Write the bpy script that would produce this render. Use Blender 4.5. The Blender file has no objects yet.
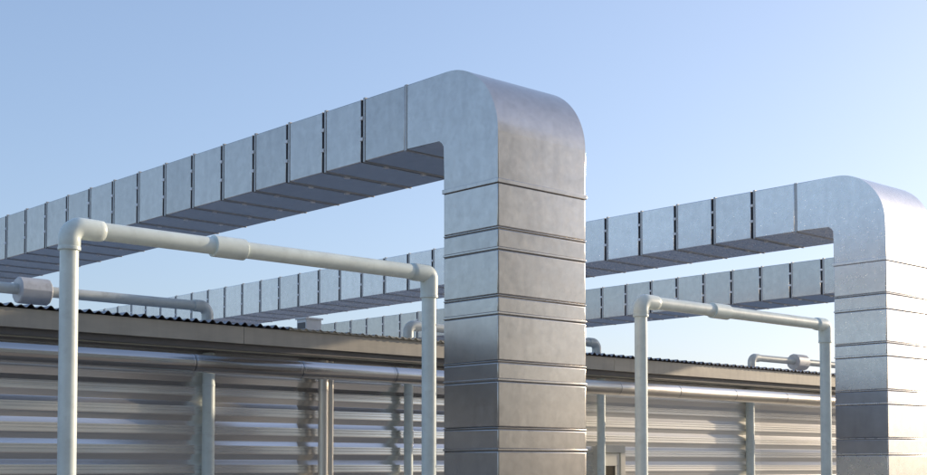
import bpy, bmesh, math, random
from mathutils import Vector, Matrix
random.seed(7)
S = bpy.context.scene
C = S.collection
rad = math.radians

# ------------------------------------------------------------------ camera
cam_d = bpy.data.cameras.new('camera'); cam = bpy.data.objects.new('camera', cam_d); C.objects.link(cam)
cam.location = (0, 0, 1.6)
AZX = rad(47.457)                       # angle from view axis to the +X (building) direction
fwd = Vector((math.cos(AZX), math.sin(AZX), math.tan(rad(2.3))))
cam.rotation_euler = fwd.to_track_quat('-Z', 'Y').to_euler()
cam_d.sensor_width = 36; cam_d.lens = 51.69; cam_d.shift_y = 0.1888
cam_d.clip_start = 0.1; cam_d.clip_end = 6000
S.camera = cam

# ------------------------------------------------------------------ light
SUN_EL, SUN_REL = 13.0, 10.0            # elevation; angle from +X towards -Y
sd = Vector((math.cos(rad(SUN_REL))*math.cos(rad(SUN_EL)), -math.sin(rad(SUN_REL))*math.cos(rad(SUN_EL)), math.sin(rad(SUN_EL))))
w = bpy.data.worlds.new('World'); S.world = w; w.use_nodes = True
nt = w.node_tree; bg = nt.nodes['Background']
sky = nt.nodes.new('ShaderNodeTexSky'); sky.sky_type = 'NISHITA'; sky.sun_disc = False
sky.sun_elevation = rad(SUN_EL); sky.sun_rotation = rad(90+SUN_REL)
sky.air_density = 1.0; sky.dust_density = 1.8; sky.ozone_density = 3.0; sky.altitude = 100
gm = nt.nodes.new('ShaderNodeGamma'); gm.inputs[1].default_value = 0.68       # gamma evens out the sky's brightness range
tn = nt.nodes.new('ShaderNodeMix'); tn.data_type = 'RGBA'; tn.blend_type = 'MULTIPLY'; tn.inputs[0].default_value = 1
tn.inputs[7].default_value = (1.08, 1.08, 1.20, 1)
nt.links.new(sky.outputs[0], gm.inputs[0]); nt.links.new(gm.outputs[0], tn.inputs[6]); nt.links.new(tn.outputs[2], bg.inputs[0]); bg.inputs[1].default_value = 0.15
sl = bpy.data.lights.new('sun', 'SUN'); sl.energy = 2.2; sl.angle = rad(0.6); sl.color = (1.0, 0.82, 0.60)
so = bpy.data.objects.new('sun', sl); C.objects.link(so); so.location = sd*50
so.rotation_euler = (-sd).to_track_quat('-Z', 'Y').to_euler()
S.view_settings.view_transform = 'Standard'; S.view_settings.look = 'None'
S.view_settings.gamma = 1; S.view_settings.exposure = 1.0; S.view_settings.use_curve_mapping = False
S.render.engine = 'CYCLES'

# ------------------------------------------------------------------ materials
def mat(name, col, rough=.5, metal=0., var=.12, scale=6., rvar=.08, bump=.0, bscale=3., fine=0., streak=None, spot=0., spec=.5, drip=0.):
    m = bpy.data.materials.new(name); m.use_nodes = True
    N = m.node_tree.nodes; L = m.node_tree.links; b = N['Principled BSDF']
    tc0 = N.new('ShaderNodeTexCoord'); oi = N.new('ShaderNodeObjectInfo'); add = N.new('ShaderNodeVectorMath'); add.operation = 'ADD'
    sc = N.new('ShaderNodeMath'); sc.operation = 'MULTIPLY'; sc.inputs[1].default_value = 37; L.new(oi.outputs['Random'], sc.inputs[0])
    L.new(tc0.outputs['Object'], add.inputs[0]); L.new(sc.outputs[0], add.inputs[1])      # each sheet gets its own patch of the pattern
    class tc: outputs = {'Object': add.outputs[0]}
    mp = N.new('ShaderNodeMapping'); L.new(tc.outputs['Object'], mp.inputs[0])
    if streak: mp.inputs['Scale'].default_value = streak
    n = N.new('ShaderNodeTexNoise'); n.inputs['Scale'].default_value = scale; n.inputs['Detail'].default_value = 8; n.inputs['Roughness'].default_value = .65
    L.new(mp.outputs[0], n.inputs['Vector'])
    r = N.new('ShaderNodeValToRGB'); r.color_ramp.elements[0].position = .3; r.color_ramp.elements[1].position = .7
    r.color_ramp.elements[0].color = (*[c*(1-var) for c in col], 1); r.color_ramp.elements[1].color = (*[min(1, c*(1+var)) for c in col], 1)
    L.new(n.outputs[0], r.inputs[0]); out = r.outputs[0]
    if fine:                                              # zinc spangle
        v = N.new('ShaderNodeTexVoronoi'); v.inputs['Scale'].default_value = 22; L.new(tc.outputs['Object'], v.inputs['Vector'])
        mx = N.new('ShaderNodeMix'); mx.data_type = 'RGBA'; mx.blend_type = 'SOFT_LIGHT'; mx.inputs[0].default_value = fine
        sp = N.new('ShaderNodeSeparateColor'); L.new(v.outputs['Color'], sp.inputs[0])
        L.new(out, mx.inputs[6]); L.new(sp.outputs[0], mx.inputs[7]); out = mx.outputs[2]
    if drip:                                              # rain streaks running down the sheet
        m5 = N.new('ShaderNodeMapping'); m5.inputs['Scale'].default_value = (7, 7, 1.2); L.new(tc.outputs['Object'], m5.inputs[0])
        n5 = N.new('ShaderNodeTexNoise'); n5.inputs['Scale'].default_value = 1.3; n5.inputs['Detail'].default_value = 7; L.new(m5.outputs[0], n5.inputs['Vector'])
        r5 = N.new('ShaderNodeValToRGB'); r5.color_ramp.elements[0].position = .40; r5.color_ramp.elements[1].position = .68
        r5.color_ramp.elements[0].color = (1, 1, 1, 1); r5.color_ramp.elements[1].color = (1-drip, 1-drip, 1-drip*.9, 1); L.new(n5.outputs[0], r5.inputs[0])
        mx = N.new('ShaderNodeMix'); mx.data_type = 'RGBA'; mx.blend_type = 'MULTIPLY'; mx.inputs[0].default_value = 1
        L.new(out, mx.inputs[6]); L.new(r5.outputs[0], mx.inputs[7]); out = mx.outputs[2]
    if spot:                                              # scuffs / dirt blotches
        n2 = N.new('ShaderNodeTexNoise'); n2.inputs['Scale'].default_value = 9; n2.inputs['Detail'].default_value = 6; L.new(tc.outputs['Object'], n2.inputs['Vector'])
        r2 = N.new('ShaderNodeValToRGB'); r2.color_ramp.elements[0].position = .58; r2.color_ramp.elements[1].position = .74
        r2.color_ramp.elements[0].color = (0, 0, 0, 1); r2.color_ramp.elements[1].color = (spot, spot, spot, 1); L.new(n2.outputs[0], r2.inputs[0])
        mx = N.new('ShaderNodeMix'); mx.data_type = 'RGBA'; L.new(r2.outputs[0], mx.inputs[0])
        L.new(out, mx.inputs[6]); mx.inputs[7].default_value = (col[0]*.45, col[1]*.42, col[2]*.4, 1); out = mx.outputs[2]
    hv = N.new('ShaderNodeHueSaturation'); mv = N.new('ShaderNodeMapRange'); mv.inputs[3].default_value = .93; mv.inputs[4].default_value = 1.07
    L.new(oi.outputs['Random'], mv.inputs[0]); L.new(mv.outputs[0], hv.inputs['Value']); L.new(out, hv.inputs['Color']); out = hv.outputs[0]
    L.new(out, b.inputs['Base Color'])
    mr = N.new('ShaderNodeMapRange'); mr.inputs[3].default_value = max(.02, rough-rvar); mr.inputs[4].default_value = rough+rvar
    n3 = N.new('ShaderNodeTexNoise'); n3.inputs['Scale'].default_value = scale*1.7; n3.inputs['Detail'].default_value = 6; L.new(mp.outputs[0], n3.inputs['Vector'])
    L.new(n3.outputs[0], mr.inputs[0]); L.new(mr.outputs[0], b.inputs['Roughness'])
    b.inputs['Metallic'].default_value = metal; b.inputs['Specular IOR Level'].default_value = spec
    if bump:
        n4 = N.new('ShaderNodeTexNoise'); n4.inputs['Scale'].default_value = bscale; n4.inputs['Detail'].default_value = 3; L.new(tc.outputs['Object'], n4.inputs['Vector'])
        bp = N.new('ShaderNodeBump'); bp.inputs['Strength'].default_value = bump; bp.inputs['Distance'].default_value = .05
        L.new(n4.outputs[0], bp.inputs['Height']); L.new(bp.outputs[0], b.inputs['Normal'])
    return m
M = dict(
    zinc   = mat('galvanised_sheet', (.53, .505, .475), .22, .95, .08, 7, .04, .05, 1.6, fine=.07, drip=.06),
    zinc_glare  = mat('galvanised_sheet_glare', (.76, .74, .72), .28, .88, .07, 7, .05, .03, 1.6, fine=.03, drip=.05),  # lighter zinc copy; lens glare over the right duct put into its colour
    zincd  = mat('galvanised_sheet_dark', (.40, .40, .42), .30, .85, .12, 3, .05, .05, 1.6, drip=.06),
    flange = mat('flange_steel', (.50, .50, .49), .5, .6, .12, 20),
    seam   = mat('seam_joint_steel', (.30, .275, .24), .6, .5, .1, 10),  # dark joint line between column sections
    gasket = mat('black_rubber', (.018, .018, .022), .8),
    clip   = mat('bright_clip', (.90, .90, .90), .4, .0),
    clad   = mat('corrugated_cladding', (.86, .85, .83), .20, .80, .06, 3, .05, .03, .8, streak=(.15, 1, 2)),
    cladm  = mat('pale_corrugated_cladding', (.90, .87, .81), .30, .3, .05, 3, .05, .03, .8, streak=(.15, 1, 2)),
    fascia = mat('fascia_sheet', (.50, .46, .385), .5, .12, .10, 2.5, .08, .10, 2, streak=(.6, 2, 3), drip=.1),
    trim   = mat('eaves_trim', (.17, .16, .15), .6, .2, .12, 4),
    lip    = mat('pale_drip_edge', (.45, .42, .34), .5, .2),
    roofd  = mat('roof_edge_shade', (.10, .10, .11), .5, .6, .2, 5),  # sheet edge and underside darkened; gap shading put into their colour
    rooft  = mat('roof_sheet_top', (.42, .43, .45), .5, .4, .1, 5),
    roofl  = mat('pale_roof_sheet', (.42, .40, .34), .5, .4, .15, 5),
    steel  = mat('polished_steel', (.58, .565, .55), .15, 1., .06, 3, .05, .08, 1.2, streak=(.5, 2, 2)),
    steelr = mat('brushed_steel', (.80, .76, .69), .3, 1., .06, 3, .05, .06, 1.2),
    steelw = mat('satin_steel', (.88, .82, .72), .34, .6, .05, 3, .05),
    pvc    = mat('weathered_pale_pipe', (.80, .88, .84), .32, 0., .10, 4, .08, .03, 3, spot=.22),
    pvcw   = mat('pale_wall_pipe', (.74, .82, .79), .36, 0., .10, 4, .08, .03, 3, spot=.25),
    pvcr   = mat('grey_roof_pipe', (.58, .61, .58), .34, .1, .10, 4, .08, .03, 3, spot=.35),
    collar = mat('grey_coupling', (.52, .53, .54), .45, .1, .12, 6, .08, .03, 3, spot=.4),
    frame  = mat('cream_frame', (.80, .76, .66), .45, 0., .06, 4),
    glass  = mat('dark_glass', (.10, .085, .06), .12, 0., .1, 3, .02),
    conc   = mat('concrete_paving', (.30, .275, .24), .85, 0., .15, 1.2, .05),
    soil   = mat('gravel_ground', (.28, .25, .21), .9, 0., .2, .3, .05),
    block  = mat('rendered_block', (.42, .41, .39), .8, 0., .1, 2),
    render = mat('pale_render', (.90, .79, .61), .85, 0., .05, 1.5, .05),
    white  = mat('white_paint', (.86, .84, .80), .5, 0., .06, 6),
)

# ------------------------------------------------------------------ helpers
def empty(name, loc, label, cat, group=None):
    o = bpy.data.objects.new(name, None); C.objects.link(o); o.location = loc
    return tag(o, label, cat, group)
def tag(o, label=None, cat=None, group=None, kind=None):
    if label: o['label'] = label
    if cat: o['category'] = cat
    if group: o['group'] = group
    if kind: o['kind'] = kind
    return o
def build(name, bm, m, parent=None, smooth=None, loc=(0, 0, 0)):
    bmesh.ops.recalc_face_normals(bm, faces=bm.faces)
    me = bpy.data.meshes.new(name); bm.to_mesh(me); bm.free()
    ms = m if isinstance(m, (list, tuple)) else [m]
    for x in ms: me.materials.append(M[x])
    if smooth is not None:
        for p in me.polygons: p.use_smooth = True
        me.set_sharp_from_angle(angle=rad(smooth))
        if smooth == 30:                                  # sheet-metal boxes: flat panels, soft folded edges
            for p in me.polygons: p.use_smooth = max(abs(c) for c in p.normal) < .99999
    o = bpy.data.objects.new(name, me); C.objects.link(o); o.location = loc
    if parent: o.parent = parent
    return o
def box(bm, a, b, bev=0., seg=2):
    g = bmesh.ops.create_cube(bm, size=1)['verts']
    for v in g:
        v.co = Vector([(a[i]+b[i])/2 + v.co[i]*(b[i]-a[i]) for i in range(3)])
    if bev:
        es = list({e for v in g for e in v.link_edges})
        bmesh.ops.bevel(bm, geom=es, offset=bev, segments=seg, affect='EDGES', profile=.5)
    return bm
def boxm(a, b, bev=0., seg=2): return box(bmesh.new(), a, b, bev, seg)
def tube(bm, pts, rads, n=28, cap=True):
    """swept tube along a polyline; rads one per point"""
    pts = [Vector(p) for p in pts]
    if not isinstance(rads, (list, tuple)): rads = [rads]*len(pts)
    rings = []; ref = None
    for i, p in enumerate(pts):
        a = pts[i]-pts[i-1] if i else pts[1]-pts[0]
        b = pts[i+1]-p if i < len(pts)-1 else a
        if a.length < 1e-9: a = b
        if b.length < 1e-9: b = a
        a = a.normalized(); b = b.normalized(); t = (a+b).normalized()
        if ref is None:
            ref = Vector((0, 1, 0)) if abs(t.y) < .9 else Vector((0, 0, 1))
        u = (ref - t*ref.dot(t)).normalized(); ref = u; v = t.cross(u)
        rings.append([bm.verts.new(p + (u*math.cos(2*math.pi*k/n)+v*math.sin(2*math.pi*k/n))*rads[i]) for k in range(n)])
    for i in range(len(rings)-1):
        for k in range(n):
            bm.faces.new((rings[i][k], rings[i][(k+1) % n], rings[i+1][(k+1) % n], rings[i+1][k]))
    if cap: bm.faces.new(rings[0]); bm.faces.new(rings[-1])
    return bm
def arc(c, a, b, r, n=10):
    """points of the fillet at corner c between points a (before) and b (after)"""
    c = Vector(c); u = (Vector(a)-c).normalized(); v = (Vector(b)-c).normalized()
    o = c+(u+v)*r
    return [o - v*r*math.cos(t*math.pi/2/n) - u*r*math.sin(t*math.pi/2/n) for t in range(n+1)]
def ring_tube(p, d, L, r, rr=.006, n=28):
    """a sleeve centred on p along d with softened ends"""
    p = Vector(p); d = Vector(d).normalized(); h = L/2
    st = [(-h, r-rr*3), (-h, r-rr), (-h+rr, r), (h-rr, r), (h, r-rr), (h, r-rr*3)]
    return [p+d*s for s, _ in st], [q for _, q in st]
def sleeve(bm, p, d, L, r, rr=.006, n=28):
    P, R = ring_tube(p, d, L, r, rr, n)
    return tube(bm, [q+Vector(d).normalized()*i*1e-5 for i, q in enumerate(P)], R, n)

# ------------------------------------------------------------------ ground
g = bmesh.new(); bmesh.ops.create_grid(g, x_segments=8, y_segments=8, size=2500)
tag(build('ground', g, 'soil'), kind='structure')
tag(build('paving', boxm((-60, -40, -.2), (90, 60, .004)), 'conc'), kind='structure')

# ------------------------------------------------------------------ building
WY = 13.65; X0, X1 = -14., 62.
hall = empty('metal_clad_hall', (24, WY, 0), 'long low hall clad in ribbed silver metal sheet under a corrugated roof', 'building')
def P(name, bm, m, par=hall, smooth=None):
    o = build(name, bm, m, par, smooth)
    o.matrix_parent_inverse = Matrix.Translation(-par.location)
    return o
P('wall_core', boxm((X0, WY+.16, 0), (X1, WY+26, 3.2)), 'block')
# ribbed cladding: one rib repeats every .229 m; profile listed upwards (fraction, depth behind the crest)
PITCH = .229
prof = [(0, .001), (.012, .010), (.27, .031), (.30, .033), (.33, .030), (.52, .005), (.55, .001), (.61, 0), (.635, .010), (.66, .010), (.68, .001), (.76, 0),
        (.785, .010), (.81, .010), (.83, .001), (.90, 0), (.94, 0), (.98, 0)]
# fraction 0..: underside slopes in, valley, upper slope comes out, crest with two beads
def cladding(xa, xb, y0, zoff=0.):
    bm = bmesh.new(); rows = []
    z = -PITCH*.4 + zoff; pts = []
    while z < 3.05:
        for f, d in prof: pts.append((z+(1-f)*PITCH, d))
        z += PITCH
    pts = sorted((p for p in pts if 0 <= p[0] <= 3.02), key=lambda p: p[0])
    xs = [xa + (xb-xa)*i/max(1, round((xb-xa)/.8)) for i in range(max(1, round((xb-xa)/.8))+1)]
    for zz, d in pts:
        rows.append([bm.verts.new((x, y0+d+.0015*math.sin(x*2.1+zz*9), zz)) for x in xs])
    for a, b in zip(rows, rows[1:]):
        for i in range(len(xs)-1): bm.faces.new((a[i], a[i+1], b[i+1], b[i]))
    # returns at both ends, so the sheet edge has thickness
    for i, sx in ((0, -1), (len(xs)-1, 1)):
        back = [bm.verts.new((xs[i], y0+.09, zz)) for zz, d in pts]
        col = [r[i] for r in rows]
        for k in range(len(pts)-1): bm.faces.new((col[k], col[k+1], back[k+1], back[k]))
    return bm
cuts = [X0, -6, -.5, 4.1, 9.72]
for a, b in zip(cuts, cuts[1:]): P('cladding_panel', cladding(a, b, WY-.002*(cuts.index(a) % 2)), 'clad', smooth=25)
P('cladding_panel', cladding(9.70, 14.0, WY+.06), 'clad', smooth=25)
P('cladding_panel', cladding(14.0, 19.6, WY), 'cladm', smooth=25)
cuts = [19.6, 25.2, 30.8, 36.4, 42, 50, X1]
for a, b in zip(cuts, cuts[1:]): P('cladding_panel', cladding(a, b, WY+.002*(cuts.index(a) % 2)), 'cladm', smooth=25)
# fascia, lower trim, drip lip, soffit
fx = [X0, -4.8, 2.2, 8.62, 15.2, 22.4, 29.6, 36.8, 44, 52, X1]
for a, b in zip(fx, fx[1:]):
    P('fascia', boxm((a+.002, 13.2, 3.03), (b-.002, 13.5, 3.232), .004), 'fascia')
P('eaves_trim', boxm((X0, 13.245, 2.955), (X1, 13.5, 3.029)), 'trim')
P('drip_edge', boxm((X0, 13.262, 2.938), (X1, 13.285, 2.954), .002), 'lip')
P('soffit', boxm((X0, 13.5, 2.96), (X1, WY+.2, 3.01)), 'trim')
# roof sheets: wave along X, thin, sloping gently up towards the back
def roof(xa, xb, amp, y0=13.165, per=.218, th=.006):
    bm = bmesh.new(); n = int((xb-xa)/per*12); ys = (y0, 16, 20, WY+26)
    def h(x):
        p = 2*math.pi*x/per*2
        return amp*(.5+.5*math.cos(p))*(1.0 if math.floor(x/per*2+.5) % 2 else .68)
    grid = []
    for i in range(n+1):
        x = xa+(xb-xa)*i/n
        grid.append([(bm.verts.new((x, y, 3.236+(y-y0)*.018+h(x)+th)), bm.verts.new((x, y, 3.236+(y-y0)*.018+h(x)))) for y in ys])
    for a, b in zip(grid, grid[1:]):
        for k in range(len(ys)-1):
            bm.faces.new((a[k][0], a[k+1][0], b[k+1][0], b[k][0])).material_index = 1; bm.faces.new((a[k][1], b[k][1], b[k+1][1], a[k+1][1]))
        bm.faces.new((a[0][0], b[0][0], b[0][1], a[0][1]))
    return bm
P('roof_sheet', roof(X0, 9.25, .040), ('roofd', 'rooft'), smooth=50)
P('roof_sheet', roof(9.25, 14.4, .028, 13.16), ('roofl', 'rooft'), smooth=50)
P('roof_sheet', roof(14.4, X1, .040), ('roofd', 'rooft'), smooth=50)
P('closure_strip', boxm((9.25, 13.176, 3.2335), (14.4, 13.199, 3.259)), 'lip')
P('roof_deck', boxm((X0, 13.25, 3.2), (X1, WY+26, 3.2335)), 'trim')
# window
win = P('window', boxm((15.22, 13.56, .7), (15.80, 13.72, 1.90), .006), 'frame')
bm = bmesh.new()   # frame ring: four bars standing proud
for a, b in (((15.21, 13.52, 1.80), (15.815, 13.6, 1.915)), ((15.21, 13.52, .68), (15.815, 13.6, .79)), ((15.21, 13.52, .792), (15.27, 13.6, 1.798)), ((15.71, 13.52, .792), (15.815, 13.6, 1.798))): box(bm, a, b, .006)
build('window_frame', bm, 'frame', win)
bm = bmesh.new()
for a, b in (((15.28, 13.535, 1.60), (15.70, 13.575, 1.79)), ((15.28, 13.535, .80), (15.70, 13.575, .93)), ((15.28, 13.535, .932), (15.34, 13.575, 1.598)), ((15.60, 13.535, .932), (15.70, 13.575, 1.598))): box(bm, a, b, .004)
build('sash', bm, 'frame', win)
build('pane', boxm((15.33, 13.545, .92), (15.61, 13.559, 1.61)), 'glass', win)

# ------------------------------------------------------------------ the building across the yard (mirrored in the sheet metal)
opp = empty('rendered_building', (4, -6, 0), 'tall pale rendered building across the yard, opposite the ribbed hall', 'building')
def Q(name, bm, m):
    o = build(name, bm, m, opp); o.matrix_parent_inverse = Matrix.Translation(-opp.location); return o
OX, OH = 27.0, 15.0
Q('wall', boxm((-26, -22, 0), (OX, -6, OH)), 'render')
Q('parapet', boxm((-26.15, -22.15, OH), (OX+.15, -5.85, OH+.35), .01), 'white')
for x in range(-24, int(OX)-2, 5):
    for z in (1.0, 6.0, 11.0):
        f = Q('window', boxm((x, -5.97, z), (x+1.6, -5.93, z+1.5)), 'glass')
        bm = bmesh.new()
        for a, b in (((x-.07, -5.999, z-.08), (x+1.67, -5.9, z-.002)), ((x-.07, -5.999, z+1.502), (x+1.67, -5.9, z+1.57)), ((x-.07, -5.999, z), (x-.002, -5.9, z+1.5)), ((x+1.602, -5.999, z), (x+1.67, -5.9, z+1.5))): box(bm, a, b)
        o = build('window_frame', bm, 'frame', f)

# ------------------------------------------------------------------ ventilation ducts
DW, DL = 1.366, .86          # width in X, depth of the vertical leg in Y
ZB, ZT = 5.19, 5.94          # bottom and top of the horizontal run
BEND_L, STEP = 1.52, .7668
def elbow_mesh(w=DW, z0=4.60, r=.80, ri=.07):
    out = [(0, z0), (0, ZT-r-.012)] + [(r-r*math.cos(t), ZT-r+r*math.sin(t)) for t in [i*math.pi/2/20 for i in range(21)]] + [(r+.012, ZT), (BEND_L, ZT), (BEND_L, ZB)]
    out += [(DL+ri-ri*math.sin(t), ZB-ri+ri*math.cos(t)) for t in [i*math.pi/2/6 for i in range(7)]] + [(DL, z0)]
    bm = bmesh.new()
    A = [bm.verts.new((0, y, z)) for y, z in out]; B = [bm.verts.new((w, y, z)) for y, z in out]
    bm.faces.new(A); bm.faces.new(B[::-1])
    for i in range(len(out)): j = (i+1) % len(out); bm.faces.new((A[i], A[j], B[j], B[i]))
    rim = [e for e in bm.edges if abs(e.verts[0].co.x-e.verts[1].co.x) < 1e-6 and not (abs(e.verts[0].co.z-z0) < 1e-6 and abs(e.verts[1].co.z-z0) < 1e-6)
           and not (abs(e.verts[0].co.y-BEND_L) < 1e-6 and abs(e.verts[1].co.y-BEND_L) < 1e-6)]
    bmesh.ops.bevel(bm, geom=rim, offset=.014, segments=3, affect='EDGES', profile=.5)
    return bm
def link(o, parent, loc=None):
    c = o.copy(); C.objects.link(c); c.parent = parent
    if loc is not None: c.location = loc
    return c
def make_duct(x, y, nseg, label, darker=(), zn='zinc'):
    d = empty('ventilation_duct', (x, y, 0), label, 'air duct', 'square galvanised ducts bending down from the sky')
    build('bend', elbow_mesh(), zn, d, 30)
    build('bend_joint', boxm((-.006, BEND_L-.035, ZB-.006), (DW+.006, BEND_L+.012, ZT+.006), .003), 'flange', d)
    # vertical leg: plain sections with a lap seam at the foot of each
    zs = [4.60, 4.111, 3.889, 3.393, 3.203, 2.699, 2.50, 1.997, 1.765, 1.26, 1.05, .55, .30, 0.0]
    build('lap_seam', boxm((-.014, -.014, 4.586), (DW+.014, DL+.014, 4.635), .006), zn, d, 30)
    for i, (a, b) in enumerate(zip(zs, zs[1:])):
        dz = i in darker
        s = boxm((0, 0, b+.010 if b else 0.), (DW, DL, a-.011), .014, 3)
        if dz:                                           # side faces of these sections take the darker zinc
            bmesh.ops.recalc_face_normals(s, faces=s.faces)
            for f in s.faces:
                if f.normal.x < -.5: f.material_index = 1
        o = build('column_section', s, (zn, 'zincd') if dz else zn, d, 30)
        if b:
            big = .022 if i % 2 else .012
            k = .006 if i % 2 else .003
            build('lap_seam', boxm((-k, -k, b-.004), (DW+k, DL+k, b-.004+big), .004), zn, o, 30)
            build('seam_gap', boxm((.004, .004, b-.0125), (DW-.004, DL-.004, b-.0045)), 'seam', o)
    # horizontal run
    y0 = BEND_L+.012
    seg = None
    for k in range(nseg):
        ya = y0+k*STEP+(.036 if k else 0); yb = y0+(k+1)*STEP-.045
        if k < 2:
            s = build('duct_section', boxm((0, 0, ZB), (DW, yb-ya+.01, ZT), .012, 2), zn, d, 30, (0, ya, 0))
            fy = yb-ya
            f = build('flange', boxm((-.007, fy-.004, ZB-.007), (DW+.007, fy+.032, ZT+.014), .003), 'flange', s)
            f2 = build('flange', boxm((-.003, fy+.0785, ZB-.003), (DW+.003, fy+.083, ZT+.004), .001), 'flange', s)
            gk = build('gasket', boxm((.006, fy+.032, ZB+.006), (DW-.006, fy+.0785, ZT-.006)), 'gasket', s)
            cl = []
            for (cx, cz, ax) in ((-.006, ZB+.27, 0), (-.006, ZB+.52, 0), (DW*.27, ZB-.006, 1), (DW*.70, ZB-.006, 1)):
                sx, sz = (.014, .020) if ax == 0 else (.028, .014)
                cl.append(build('clip', boxm((cx-sx, fy+.030, cz-sz), (cx+sx, fy+.084, cz+sz), .003), 'clip', s))
            seg = s; kids = [f, f2, gk]+cl
        else:
            s = link(seg, d, (0, ya, 0))
            for c in kids: link(c, s)
    return d
make_duct(9.67, 10.0, 18, 'largest and nearest silver air duct, its column between the two pale pipe frames')
make_duct(17.487, 10.0, 31, 'silver air duct whose column stands at the right edge beside the second pale pipe frame', darker=(5, 6, 7), zn='zinc_glare')
make_duct(24.3, 10.0, 33, 'farthest silver air duct, lowest in the sky, passing behind the right column')

# ------------------------------------------------------------------ pipe frames in front of the hall
def pipe_frame(xl, xr, xc, label):
    Y = 10.2; zc = 3.56; r = .076
    f = empty('pipe_frame', (xl, Y, 0), label, 'pipe frame', 'pale goalpost-shaped pipe frames')
    L = xr-xl
    build('post', tube(bmesh.new(), [(0, 0, 0), (0, 0, zc-.15)], r, 32), 'pvc', f, 40)
    build('post', tube(bmesh.new(), [(L, 0, 0), (L, 0, zc-.15)], r, 32), 'pvc', f, 40)
    build('crossbar', tube(bmesh.new(), [(.12, 0, zc), (L-.12, 0, zc)], r, 32), 'pvc', f, 40)
    def elbow(x, s, rr, ldown, lside):
        a = Vector((x, 0, zc-ldown)); c = Vector((x, 0, zc)); b = Vector((x+s*lside, 0, zc))
        path = [a, a+Vector((0, 0, 1e-4)), a+Vector((0, 0, .007))] + arc(c, a, b, rr, 12) + [b-Vector((s*.05, 0, 0)), b-Vector((s*.008, 0, 0)), b]
        R = r+.013
        rs = [r-.004, R-.006, R] + [R+.002]*13 + [R, R-.004, r+.001]
        o = build('elbow_fitting', tube(bmesh.new(), path, rs, 32), 'pvc', f, 40)
        # moulded rim at the socket mouth
        build('socket_rim', sleeve(bmesh.new(), (x, 0, zc-ldown+.015), (0, 0, 1), .03, R+.004, .003, 32), 'pvc', o, 40)
    elbow(0, 1, .10, .19, .30); elbow(L, -1, .05, .25, .25)
    build('coupling', sleeve(bmesh.new(), (xc-xl, 0, zc), (1, 0, 0), .33, r+.021, .006, 32), 'pvc', f, 40)
    build('base_flange', sleeve(bmesh.new(), (0, 0, .02), (0, 0, 1), .03, .13, .004, 32), 'pvc', f, 40)
    build('base_flange', sleeve(bmesh.new(), (L, 0, .02), (0, 0, 1), .03, .13, .004, 32), 'pvc', f, 40)
pipe_frame(4.965, 8.885, 6.49, 'larger nearer pale pipe frame standing left of the nearest duct column')
pipe_frame(12.225, 16.19, 13.77, 'smaller farther pale pipe frame standing between the two duct columns')

# ------------------------------------------------------------------ pipe under the eaves
ep = empty('eaves_pipe', (X0, 12.92, 2.744), 'long shiny steel pipe running under the eaves along the hall wall', 'pipe')
jl = [q*12.92/13.38 for q in (-6.0, .5, 8.04, 9.545, 11.02, 13.2, 15.46, 16.9, 18.39, 19.88, 21.4, 26, 32, 40, 50)]
xs = [X0]+jl+[X1]
for i, (a, b) in enumerate(zip(xs, xs[1:])):
    o = build('pipe_length', tube(bmesh.new(), [(a+.004-X0, 0, 0), (a+.008-X0, 0, 0), ((a+b)/2-X0, 0, random.uniform(-.002, .002)), (b-.008-X0, 0, 0), (b-.004-X0, 0, 0)], [.101, .105, .105, .105, .101], 40), 'steel' if a < 12 else 'steelr', ep, 40)
for j in jl:
    if j < 13:
        build('joint_ring', sleeve(bmesh.new(), (j-X0-.03, 0, 0), (1, 0, 0), .016, .109, .002, 40), 'steel', ep, 40)
        build('joint_ring', sleeve(bmesh.new(), (j-X0+.03, 0, 0), (1, 0, 0), .016, .109, .002, 40), 'steel', ep, 40)
    build('joint_gap', tube(bmesh.new(), [(j-.006-X0, 0, 0), (j+.006-X0, 0, 0)], .1005, 40), 'gasket', ep, 40)

for x in [-9, -3, 1.5, 27, 31, 36, 42, 48, 54, 60]:
    build('pipe_bracket', boxm((x-X0-.02, .095, -.03), (x-X0+.02, .80, .0), .003), 'flange', ep)

# ------------------------------------------------------------------ pipes standing against the wall
def wall_pipe(x, r, y, m, label, coup=None, ztop=2.93, twin=0.):
    o = empty('wall_pipe', (x, y, 0), label, 'pipe', 'vertical pipes against the ribbed wall')
    build('pipe_shaft', tube(bmesh.new(), [(0, 0, 0), (0, 0, ztop-.006), (0, 0, ztop)], [r, r, r-.006], 28), m, o, 40)
    if twin: build('side_pipe', tube(bmesh.new(), [(r+twin+.004, 0, 0), (r+twin+.004, 0, ztop-.01)], twin, 28), m, o, 40)
    if coup: build('coupling', sleeve(bmesh.new(), (0, 0, coup), (0, 0, 1), .16, r+.008, .004, 28), m, o, 40)
    for z in (.5, 1.35, 2.55): build('pipe_clamp', sleeve(bmesh.new(), (0, 0, z), (0, 0, 1), .022, r+.004, .002, 28), m, o, 40)
wall_pipe(8.377, .074, 13.572, 'pvcw', 'pale wall pipe below the eaves pipe, right of the nearest frame post')
wall_pipe(10.02, .064, 13.53, 'steelw', 'shiny warm steel pipe with a slimmer one clipped to its right side', twin=.042)
wall_pipe(11.47, .060, 13.585, 'pvcw', 'pale wall pipe with a coupling just left of the near frame right post', 1.98)
wall_pipe(15.20, .064, 13.45+.02, 'pvcw', 'pale wall pipe standing in front of the window')
wall_pipe(19.17, .075, 13.572, 'pvcw', 'pale wall pipe inside the second frame near its right post', 1.96)
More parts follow.
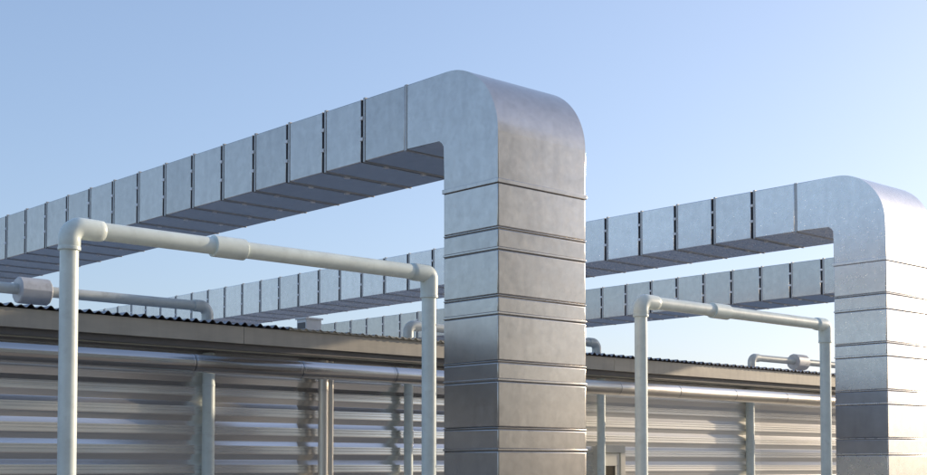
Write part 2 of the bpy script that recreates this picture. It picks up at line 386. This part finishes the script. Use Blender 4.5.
wall_pipe(24.9, .078, 13.555, 'pvcw', 'pale wall pipe behind the right duct column')

# ------------------------------------------------------------------ pipes on the roof
def roof_pipe(xa, xb, label, el, er, collars=(), sup=()):
    Y = 14.2; z = 3.565; r = .062; rz = 3.25
    o = empty('roof_pipe', (xa, Y, 0), label, 'pipe', 'grey pipes lying along the roof edge')
    L = xb-xa; path = []
    if el: path += [(0, 0, rz)]+arc((0, 0, z), (0, 0, rz), (L, 0, z), .10, 10)
    else: path += [(0, 0, z)]
    if er: path += arc((L, 0, z), (0, 0, z), (L, 0, rz), .10, 10)+[(L, 0, rz)]
    else: path += [(L, 0, z)]
    build('pipe_run', tube(bmesh.new(), path, r, 28), 'pvcr', o, 40)
    def sock(x, s):
        build('elbow_fitting', tube(bmesh.new(), [(x, 0, z-.17)]+[Vector(p) for p in arc((x, 0, z), (x, 0, rz), (x+s, 0, z), .10, 10)]+[(x+s*.20, 0, z)], r+.012, 28), 'pvcr', o, 40)
    if el: sock(0, 1)
    if er: sock(L, -1)
    for c in collars:
        q = build('collar', sleeve(bmesh.new(), (c-xa, 0, z-.01), (1, 0, 0), .36, .150, .012, 12), 'collar', o, 30)
    for q in sup:
        build('pipe_support', boxm((q-xa-.02, -.05, rz), (q-xa+.02, .05, z-r+.004)), 'flange', o)
roof_pipe(-9, 8.74, 'grey roof pipe at the left with a drum collar and elbow', False, True, (6.48,), (-6, -2, 2, 5.5))
roof_pipe(11.98, 15.92, 'short grey roof pipe with an elbow at each end, half behind the near duct column', True, True)
roof_pipe(20.12, 33, 'grey roof pipe at the right with a collar, beyond the second frame', True, False, (21.62,), (24.4, 27, 30, 32.8))

vb = empty('roof_vent', (10.95, 15.1, 3.25), 'small white vent box sitting on the roof in front of the farthest duct', 'vent')
build('vent_body', boxm((-.14, -.1, 0), (.12, .12, .385), .004), 'white', vb)
build('vent_cap', boxm((-.16, -.12, .386), (.14, .14, .41), .004), 'white', vb)
build('side_plate', boxm((-.146, -.08, .05), (-.141, .10, .34)), 'trim', vb)  # dark plate over the left face of the vent box
